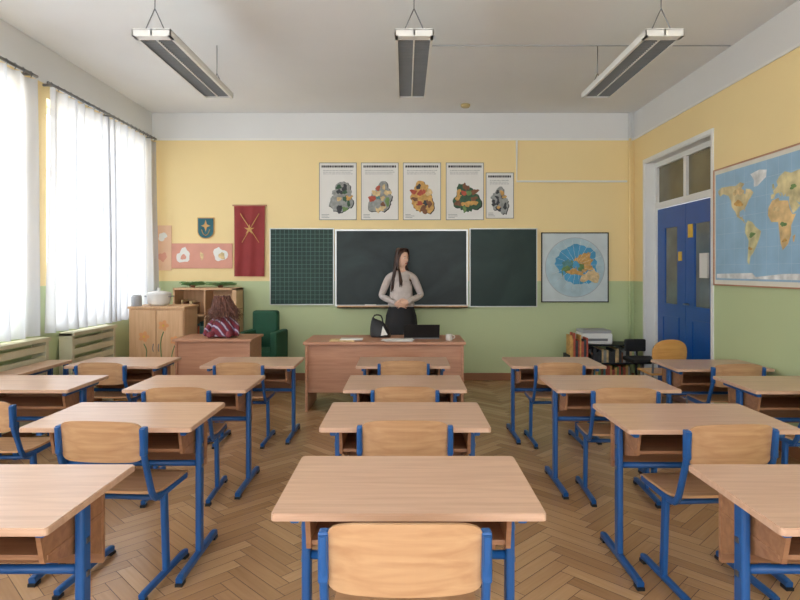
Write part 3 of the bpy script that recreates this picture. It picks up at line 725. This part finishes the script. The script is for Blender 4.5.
lathe('pot_lid',[(0.134,0.13),(0.12,0.145),(0.06,0.16),(0.015,0.165),(0.015,0.185),(0.02,0.195)],M_white,e)
multisweep('pot_handles',[([(0.125,-0.04,0.10),(0.165,0,0.105),(0.125,0.04,0.10)],[0.006]*3),([(-0.125,-0.04,0.10),(-0.165,0,0.105),(-0.125,0.04,0.10)],[0.006]*3)],M_chrome,e)
e=empty('grey_tin',(-2.93,6.42,0.985)); lathe('tin_body',[(0.05,0),(0.055,0.005),(0.055,0.10),(0.045,0.12),(0.02,0.125)],M_grey,e)
# shelf unit
e=empty('shelf_unit',(-2.40,7.04,0)); sw=0.38
multibox('shelf_carcass',[((-sw,0,0),(-sw+0.02,0.31,1.16)),((sw-0.05,0,0),(sw,0.31,1.16)),((-sw,0,1.14),(sw,0.31,1.165)),((-sw,0.29,0),(sw,0.31,1.14)),((-sw,0,0.06),(sw,0.3,0.08)),((-sw,0.0,0.45),(sw,0.3,0.47)),((-sw,0,0.82),(sw,0.3,0.84)),((-0.01,0,0.47),(0.01,0.3,1.14))],M_lwood,e)
def book_row(x0,x1,z,y0,y1,name,parent,hmax,seed,keys=None):
    rnd=random.Random(seed); x=x0; mats=[PM[k] for k in (keys or PM.keys())]; groups={}
    while x<x1:
        t=rnd.uniform(0.015,0.035); hh=hmax*rnd.uniform(0.65,0.95)
        if x+t>x1: break
        groups.setdefault(rnd.randrange(len(mats)),[]).append(((x,y0+rnd.uniform(0,0.03),z),(x+t-0.002,y1,z+hh))); x+=t
    for g,l in groups.items(): multibox(name+'_%d'%g,l,mats[g],parent)
book_row(-0.30,-0.14,0.84,0.05,0.24,'books_a',e,0.2,1,['sand','grey','red','brown'])
book_row(0.08,0.22,0.84,0.05,0.24,'books_b',e,0.18,2,['sand','grey','ochre'])
book_row(-0.34,-0.03,0.47,0.05,0.24,'books_c',e,0.3,3)
book_row(0.03,0.32,0.47,0.05,0.24,'books_d',e,0.3,4)
def plant(name,x,y,z,spread,hgt,n,seed,potr=0.05,poth=0.07):
    rnd=random.Random(seed); e=empty(name,(x,y,z))
    lathe('flower_pot',[(potr*0.7,0),(potr,poth),(potr*1.08,poth),(potr*1.08,poth-0.012),(potr*0.9,poth-0.012)],PM['brown'],e,16)
    V=[];F=[]
    for i in range(n):
        a=rnd.uniform(0,6.28); l=spread*rnd.uniform(0.5,1.0); up=hgt*rnd.uniform(0.4,1.0)
        side=Vector((-math.sin(a),math.cos(a),0)); k=len(V); wd=0.016
        for t in (0,0.3,0.6,0.85,1.0):
            p=Vector((math.cos(a)*l*t,math.sin(a)*l*t*0.6,poth-0.01+up*(t*1.6-t*t)))
            ww=wd*math.sin(math.pi*min(0.98,t+0.08)); V+=[p-side*ww,p+side*ww-Vector((0,0,0.012))]
        for j in range(4): F.append((k+2*j,k+2*j+1,k+2*j+3,k+2*j+2))
    mesh_obj('leaves',V,F,M_gr,e)
plant('potted_plant',-2.60,7.2,1.165,0.18,0.09,60,3,0.035,0.03)
plant('potted_plant',-2.26,7.2,1.165,0.20,0.08,60,5,0.035,0.03)
# green armchair
M_green=plain('green_upholstery',(30,84,60),0.7,var=0.15,bump=0.3)
e=empty('green_armchair',(-1.66,6.62,0),math.radians(-6)); 
box('seat_base',(-0.17,0.0,0.20),(0.17,0.40,0.38),M_green,e,bev=0.03,seg=3)
box('seat_cushion',(-0.15,-0.02,0.36),(0.15,0.32,0.48),M_green,e,bev=0.04,seg=3)
box('backrest',(-0.19,0.33,0.3),(0.12,0.44,0.90),M_green,e,bev=0.03,seg=3)
for k,s in enumerate((-1,1)): box('armrest_%d'%(k+1),(s*0.185-0.04,-0.02,0.2),(s*0.185+0.04,0.42,0.68),M_green,e,bev=0.02,seg=3)
multisweep('legs',[([(sx*0.16,sy,0.22),(sx*0.17,sy,0.0+0.012)],[0.018,0.012]) for sx in (-1,1) for sy in (0.03,0.39)],M_edge,e,sub=1)

# rag doll with tousled brown hair, sitting on the side desk
M_plaid,nt,b=new_mat('doll_dress_striped')
N=nt.nodes;L=nt.links; tc=N.new('ShaderNodeTexCoord'); wv=N.new('ShaderNodeTexWave'); wv.bands_direction='DIAGONAL'; wv.inputs['Scale'].default_value=6; wv.inputs['Distortion'].default_value=3
L.new(tc.outputs['Object'],wv.inputs['Vector']); r=N.new('ShaderNodeValToRGB'); r.color_ramp.interpolation='CONSTANT'
r.color_ramp.elements[0].color=lin((126,44,58)); r.color_ramp.elements[1].position=0.9; r.color_ramp.elements[1].color=lin((190,176,190)); q=r.color_ramp.elements.new(0.68); q.color=lin((84,80,122))
L.new(wv.outputs['Fac'],r.inputs[0]); L.new(r.outputs[0],b.inputs['Base Color']); b.inputs['Roughness'].default_value=0.8
M_hair=plain('brown_hair',(66,42,32),0.45,var=0.35,scale=30)
M_dhair=plain('doll_hair',(112,72,60),0.6,var=0.3,scale=30)
M_skin=plain('skin',(226,182,156),0.5,var=0.03)
e=empty('rag_doll',(-1.90,6.17,0.68))
sweep('torso',[(0,0,0.015),(0,0,0.08),(0,0,0.17),(0,-0.01,0.22)],circ(14),M_plaid,e,rad=[0.14,0.13,0.10,0.05],sub=3,capround=False)
multisweep('arms',[([(-0.07,0,0.18),(-0.14,-0.03,0.12),(-0.17,-0.07,0.04)],[0.035,0.03,0.025]),([(0.07,0,0.18),(0.14,-0.03,0.12),(0.16,-0.08,0.04)],[0.035,0.03,0.025])],M_plaid,e,n=10)
multisweep('legs',[([(-0.06,-0.03,0.04),(-0.09,-0.12,0.04),(-0.1,-0.17,0.035)],[0.04,0.033,0.03]),([(0.06,-0.03,0.04),(0.09,-0.12,0.04),(0.1,-0.17,0.035)],[0.04,0.033,0.03])],plain('doll_stocking',(140,64,76),0.8),e,n=10)
ellipsoid('head',(0,-0.01,0.28),(0.075,0.075,0.085),M_skin,e)
st=[]
for i in range(340):
    a=random.uniform(0,6.28); c=math.cos(a);s=math.sin(a)
    l=random.uniform(0.08,0.13); dr=random.uniform(-0.03,0.14); ou=random.uniform(0.0,0.07)
    st.append(([(c*0.02,s*0.02,0.36),(c*0.08-0.02,s*0.08,0.37+random.uniform(-0.02,0.06)),(c*l,s*l,0.29+random.uniform(-.02,.03)),(c*(l+ou)+random.uniform(-.03,.03),s*(l+ou*0.5),0.27-dr)],[0.005,0.006,0.005,0.0015]))
multisweep('hair',st,M_dhair,e,n=5,sub=2)

# ---------------------------------------------------------------- back-right clutter
e=empty('storage_trolley',(2.38,6.85,0))
tb=[]
for x in (-0.33,0.31):
    for y in (0,0.36): tb.append(((x,y,0.03),(x+0.02,y+0.02,0.5)))
for z in (0.06,0.28,0.49): tb.append(((-0.33,0,z),(0.33,0.38,z+0.015)))
multibox('trolley_frame',tb,M_black,e)
multisweep('castors',[([(x-0.008,y,0.02),(x+0.012,y,0.02)],[0.02,0.02]) for x in (-0.32,0.32) for y in (0.01,0.37)],M_cap,e,n=10,sub=1,capround=False)
book_row(-0.29,0.28,0.295,0.02,0.3,'folders',e,0.18,8,['dark','grey','brown','dark','sand','dark']); book_row(-0.29,0.28,0.075,0.02,0.3,'folders_low',e,0.2,9)
e=empty('printer',(2.28,6.9,0.505))
box('printer_body',(-0.2,0,0),(0.16,0.3,0.13),M_white,e,bev=0.02,seg=3)
box('scanner_lid',(-0.19,0.01,0.13),(0.15,0.29,0.165),M_grey,e,bev=0.01)
box('output_slot',(-0.14,-0.002,0.04),(0.1,0.004,0.07),M_louv,e)
box('paper_tray',(-0.12,-0.06,0.015),(0.08,0.002,0.025),M_white,e)
e=empty('book_box',(1.98,6.6,0))
multibox('box_walls',[((-0.14,0,0),(0.14,0.02,0.36)),((-0.14,0.22,0),(0.14,0.24,0.42)),((-0.14,0.02,0),(-0.12,0.22,0.42)),((0.12,0.02,0),(0.14,0.22,0.42)),((-0.12,0.02,0.28),(0.12,0.22,0.3))],M_black,e)
book_row(-0.115,0.115,0.3,0.03,0.2,'books',e,0.40,12,['red','red','ochre','dark','red'])
multibox('red_book',[((-0.1,-0.008,0.18),(0.1,0.0,0.35))],plain('red_cover',(178,44,40),0.5),e)
multibox('yellow_label',[((-0.06,-0.012,0.26),(0.04,-0.008,0.32))],M_yel,e)
e=empty('office_chair',(2.60,6.45,0))
multisweep('base_spokes',[([(0,0,0.09),(0.12*math.cos(a),0.12*math.sin(a),0.07),(0.2*math.cos(a),0.2*math.sin(a),0.045)],[0.016,0.013,0.01]) for a in [math.pi*2*i/5 for i in range(5)]],M_black,e)
multisweep('castor_wheels',[([(0.2*math.cos(a)-0.01,0.2*math.sin(a),0.023),(0.2*math.cos(a)+0.01,0.2*math.sin(a),0.023)],[0.023,0.023]) for a in [math.pi*2*i/5 for i in range(5)]],M_cap,e,n=10,sub=1,capround=False)
sweep('column',[(0,0,0.08),(0,0,0.40)],circ(10,0.022),M_chrome,e)
box('seat',(-0.16,-0.16,0.37),(0.16,0.16,0.42),M_black,e,bev=0.02,seg=3)
sweep('back_stem',[(0,0.12,0.39),(0,0.19,0.42),(0,0.20,0.55)],circ(8,0.012),M_chrome,e,sub=3)
box('back_pad',(-0.12,0.18,0.46),(0.12,0.215,0.60),M_black,e,bev=0.016,seg=3)
# orange-yellow wooden chair near door
M_orply=wood('orange_plywood',(202,146,78),(218,164,96),'X',0.35)
e=empty('wooden_chair',(2.53,5.62,0))
curved_panel('backrest',0.165,0.11,0.014,-0.03,0.58,M_orply,e,3,-0.1,0.03)
box('seat',(-0.18,0.0,0.37),(0.18,0.34,0.39),M_orply,e,bev=0.006)
multisweep('frame_tubes',[([(s*0.15,0.0,0.64),(s*0.155,0.02,0.4),(s*0.165,-0.02,0.012)],[0.011]*3) for s in (-1,1)]+[([(s*0.15,0.3,0.37),(s*0.165,0.33,0.012)],[0.011]*2) for s in (-1,1)],M_chrome,e,n=8,sub=2)

# ---------------------------------------------------------------- the teacher
M_sweater=plain('knit_sweater',(206,194,188),0.85,var=0.10,scale=20,bump=0.5)
M_skirt=plain('black_skirt',(26,26,30),0.7,var=0.1)
M_shoe=plain('black_shoe',(20,18,18),0.3)
M_lip=plain('lips',(176,84,80),0.5); M_eyew=plain('eye_white',(235,232,228),0.3); M_iris=plain('iris',(50,34,26),0.2)
T=empty('woman',(-0.045,6.95,0))
J=[(0,0,0.93,.125,.09),(0,0,1.03,.108,.085),(0,-0.005,1.13,.112,.09),(0,-0.005,1.24,.120,.092),(0,0.0,1.31,.082,.062),(0,0.0,1.375,.044,.044),(0.006,-0.012,1.44,.041,.043),
   (-.085,0,1.318,.056,.052),(-.148,0,1.290,.050,.050),(-.195,.015,1.18,.045,.046),(-.240,.025,1.068,.040,.042),(-.150,-.10,1.035,.038,.038),(-.065,-.185,1.0,.027,.025),
   (.085,0,1.318,.056,.052),(.148,0,1.290,.050,.050),(.195,.015,1.18,.045,.046),(.240,.025,1.078,.040,.042),(.155,-.10,1.045,.038,.038),(.075,-.18,1.015,.027,.025),
   (-.085,0,.83,.085,.085),(-.088,0,.66,.07,.072),(-.088,-.005,.46,.05,.052),(-.09,.015,.3,.048,.05),(-.09,.02,.10,.032,.034),
   (.085,0,.83,.085,.085),(.088,0,.66,.07,.072),(.088,-.005,.46,.05,.052),(.09,.015,.3,.048,.05),(.09,.02,.10,.032,.034)]
E=[(0,1),(1,2),(2,3),(3,4),(4,5),(5,6),(4,7),(7,8),(8,9),(9,10),(10,11),(11,12),(4,13),(13,14),(14,15),(15,16),(16,17),(17,18),(0,19),(19,20),(20,21),(21,22),(22,23),(0,24),(24,25),(25,26),(26,27),(27,28)]
me=bpy.data.meshes.new('body_src'); me.from_pydata([j[:3] for j in J],E,[]); me.update()
bo=bpy.data.objects.new('body_src',me); COL.objects.link(bo)
sk=bo.modifiers.new('skin','SKIN'); sk.use_smooth_shade=True
for i,j in enumerate(J):
    sv=me.skin_vertices[0].data[i]; sv.radius=(j[3],j[4]); sv.use_root=(i==0)
ss=bo.modifiers.new('sub','SUBSURF'); ss.levels=2; ss.render_levels=2
dg=bpy.context.evaluated_depsgraph_get(); dg.update()
bme=bpy.data.meshes.new_from_object(bo.evaluated_get(dg)); bpy.data.objects.remove(bo)
bme.name='body'; bme.materials.clear()
for mm in (M_sweater,M_skin,M_skirt): bme.materials.append(mm)
for p in bme.polygons:
    p.use_smooth=True; c=p.center
    p.material_index = 1 if (c.z>1.352+0.25*abs(c.x) and abs(c.x)<0.07) else (2 if c.z<0.95 else 0)
body=bpy.data.objects.new('body',bme); COL.objects.link(body); body.parent=T
def ring_loft(name,rings,mat,n=28):
    vs=[];fs=[]
    for (cx,cy,z,rx,ry,w) in rings:
        for i in range(n):
            a=2*math.pi*i/n; q=1+w*math.sin(a*7); vs.append((cx+rx*q*math.cos(a),cy+ry*q*math.sin(a),z))
    for k in range(len(rings)-1):
        for i in range(n): fs.append([k*n+i,k*n+(i+1)%n,(k+1)*n+(i+1)%n,(k+1)*n+i])
    o=mesh_obj(name,vs,fs,mat,T,True); md=o.modifiers.new('s','SOLIDIFY'); md.thickness=0.006; return o
ring_loft('sweater_hem',[(0,0,1.29,.075,.05,0),(0,0,1.24,.118,.090,0),(0,0,1.16,.124,.098,0.005),(0,0,1.09,.128,.100,.012),(0,0,1.02,.142,.108,.02),(0,0,0.975,.152,.117,.025),(0,0,0.945,.140,.108,0)],M_sweater)
ring_loft('skirt',[(0,0,1.0,.118,.095,0),(0,0,0.93,.148,.116,0.0),(0,0,.84,.175,.14,.01),(0,0,.65,.195,.16,.03),(0,0,.42,.215,.18,.05)],M_skirt,42)
for s in (-1,1):
    X=s*.09
    V,F=ell((X,-0.035,0.034),(.04,.115,.034),14,10)
    V=[(v[0],v[1],max(0.0,v[2])) for v in V]
    mesh_obj('shoe_%d'%(1 if s<0 else 2),V,F,M_shoe,T,True)
    sweep('heel_%d'%(1 if s<0 else 2),[(X,.04,0.003),(X,.035,.06),(X,0.02,.12)],circ(10),M_shoe,T,rad=[.024,.03,.036],smooth=True)
hd=bpy.data.objects.new('head_pivot',None); COL.objects.link(hd); hd.parent=T; hd.location=(0.010,-0.018,1.515); hd.rotation_euler=(0.04,math.radians(5),math.radians(44))
bm=bmesh.new(); bmesh.ops.create_uvsphere(bm,u_segments=40,v_segments=32,radius=1)
for v in bm.verts:
    x,y,z=v.co
    X=x*.068;Y=y*.084;Z=z*.112
    if z<0:
        f=(-z)**1.4; X*=1-0.38*f
        if y>0: Y*=1-0.45*f
        else: Y=Y*(1-0.12*f)-0.012*f
    g=math.exp(-((X/.011)**2+((Z+.018)/.020)**2)) if y<0 else 0
    Y-=0.012*g
    for ex in (-.027,.027):
        if y<0: Y+=0.006*math.exp(-(((X-ex)/.016)**2+((Z-.004)/.012)**2))
    if y<0: Y-=0.004*math.exp(-((X/.02)**2+((Z+.055)/.009)**2))
    v.co=(X,Y,Z)
bm_obj('head',bm,M_skin,hd,True)
sweep('nose',[(0,-.080,.012),(0,-.090,-.010),(0,-.099,-.024),(0,-.088,-.031)],circ(10),M_skin,hd,rad=[.005,.0065,.0085,.006],sub=3,capround=True)
for k,ex in enumerate((-.027,.027)):
    ellipsoid('eye_%d'%(k+1),(ex,-.067,.003),(.012,.009,.006),M_eyew,hd,12,8)
    ellipsoid('iris_%d'%(k+1),(ex,-.0745,.003),(.005,.003,.005),M_iris,hd,10,6)
    s=1 if ex>0 else -1
    sweep('brow_%d'%(k+1),[(ex-s*.014,-.080,.022),(ex,-.079,.027),(ex+s*.016,-.070,.021)],circ(6),M_hair,hd,rad=[.0015,.0025,.001],sub=3)
    sweep('ear_%d'%(k+1),[(s*.064,.008,.022),(s*.072,.018,.012),(s*.072,.014,-.012),(s*.064,.004,-.024)],circ(8),M_skin,hd,rad=[.006,.008,.008,.005],sub=3,capround=True)
sweep('upper_lip',[(-.019,-.081,-.055),(0,-.090,-.053),(.019,-.081,-.055)],circ(6),M_lip,hd,rad=[.002,.0038,.002],sub=4)
sweep('lower_lip',[(-.016,-.081,-.058),(0,-.090,-.060),(.016,-.081,-.058)],circ(6),M_lip,hd,rad=[.002,.0042,.002],sub=4)
bm=bmesh.new(); bmesh.ops.create_uvsphere(bm,u_segments=40,v_segments=32,radius=1)
dl=[]
for v in bm.verts:
    x,y,z=v.co
    if (y<-0.05 and z<0.62-0.45*(abs(x))**2) or (y<0.25 and z<0.0 and abs(x)<0.98) or z<-0.6: dl.append(v)
    v.co=(x*.076,y*.094+0.006,z*.120+0.002)
bmesh.ops.delete(bm,geom=dl,context='VERTS')
o=bm_obj('hair_cap',bm,M_hair,hd,True); md=o.modifiers.new('s','SOLIDIFY'); md.thickness=0.006; md.offset=-1
st=[]
rnd=random.Random(3)
for i in range(230):
    a=rnd.uniform(0.0,1.0)*math.pi
    c,s=math.cos(a),math.sin(a); sg=1 if c>0 else -1
    L0=rnd.uniform(0.24,0.36); y0=rnd.uniform(-.045,.05)
    p0=(sg*.004,y0,.121); p1=(sg*.03+c*.03,y0*.6+s*.03,.108); p2=(c*.072,s*.080+.004,.045); p3=(c*.078,s*.090,-.03)
    p4=(c*.078+rnd.uniform(-.006,.006),s*.088,-.11); p5=(c*.092+rnd.uniform(-.014,.014),s*.07+.01,-.12-L0*0.5)
    p6=(c*.094+rnd.uniform(-.02,.02),s*.06+.01,-.1-L0*0.85)
    st.append(([p0,p1,p2,p3,p4,p5,p6],[.004,.006,.007,.007,.007,.006,.002]))
for sd,nl in ((-1,56),(1,24)):
    for i in range(nl):
        q=rnd.uniform(0,1); ln=rnd.uniform(0,.07)
        st.append(([(sd*.004,-.045-.03*(1-q),.116),(sd*.034,-.066+.02*q,.098),(sd*.062,-.050+.03*q,.055),(sd*.075,-.026+.03*q,-.01),(sd*.074,-.018+.01*q,-.09),(sd*(.066+.03*q),-.060-.01*q,-.17),(sd*(.05+.05*q)+rnd.uniform(-.01,.01),-.095-.01*q,-.27-ln)],[.004,.005,.006,.007,.008,.007,.002]))
multisweep('long_hair',st,M_hair,hd,n=6,sub=3)
def hand(nm,wrist,d,up,side):
    d=Vector(d).normalized(); up=Vector(up); up=(up-d*up.dot(d)).normalized(); lat=d.cross(up).normalized()*side
    Wp=Vector(wrist)
    P=lambda a,l,u: Wp+d*a+lat*l+up*u
    palm=sweep_data([P(-0.015,0,0),P(.012,0,0),P(.045,0,0),P(.070,0,0),P(.080,0,0)],[(x*1.0,y*0.40) for x,y in circ(12)],[.024,.028,.036,.035,.028],tuple(lat),3,False)
    mesh_obj(nm+'_palm',palm[0],palm[1],M_skin,T,True)
    f=[]
    for l,ln,r in ((-.028,.055,.0074),(-.010,.066,.0082),(.009,.072,.0084),(.027,.064,.008)):
        f.append(([P(.060,l*0.9,0),P(.080+ln*0.05,l,0.002),P(.080+ln*.40,l*1.03,-.006),P(.080+ln*.68,l,-.022),P(.080+ln*.74,l*0.95,-.040)],[r,r,r*0.95,r*0.88,r*0.72]))
    f.append(([P(.014,.020,0),P(.034,.042,-.006),P(.058,.050,-.014),P(.078,.047,-.020)],[.012,.011,.0095,.008]))
    multisweep(nm+'_fingers',f,M_skin,T,n=10,sub=3)
hand('left_hand',(-.060,-.19,.998),(0.93,-.22,-.16),(0,-1,0.3),-1)
hand('right_hand',(.070,-.187,1.018),(-0.9,-.42,-.30),(0,-1,0.3),1)
for s,wr,el in ((-1,(-.065,-.185,1.0),(-.150,-.10,1.035)),(1,(.075,-.18,1.015),(.155,-.10,1.045))):
    a=Vector(wr);b=Vector(el);t=(b-a).normalized()
    sweep('cuff_%d'%(1 if s<0 else 2),[a-t*0.004,a+t*0.02,a+t*0.05],circ(14),M_sweater,T,rad=[.029,.033,.034],sub=2)

# ---------------------------------------------------------------- world + camera
w=bpy.data.worlds.new('sky'); S.world=w; w.use_nodes=True
bg=w.node_tree.nodes['Background']; bg.inputs[0].default_value=(0.94,0.97,1.0,1); bg.inputs[1].default_value=3.3
cam=bpy.data.cameras.new('camera'); co=bpy.data.objects.new('camera',cam); COL.objects.link(co)
co.location=(0,0,1.38); co.rotation_euler=(math.radians(90),0,0)
cam.sensor_width=36; cam.lens=36*588/800; cam.shift_x=-5/800; cam.shift_y=-30/800; cam.clip_start=0.05
S.camera=co
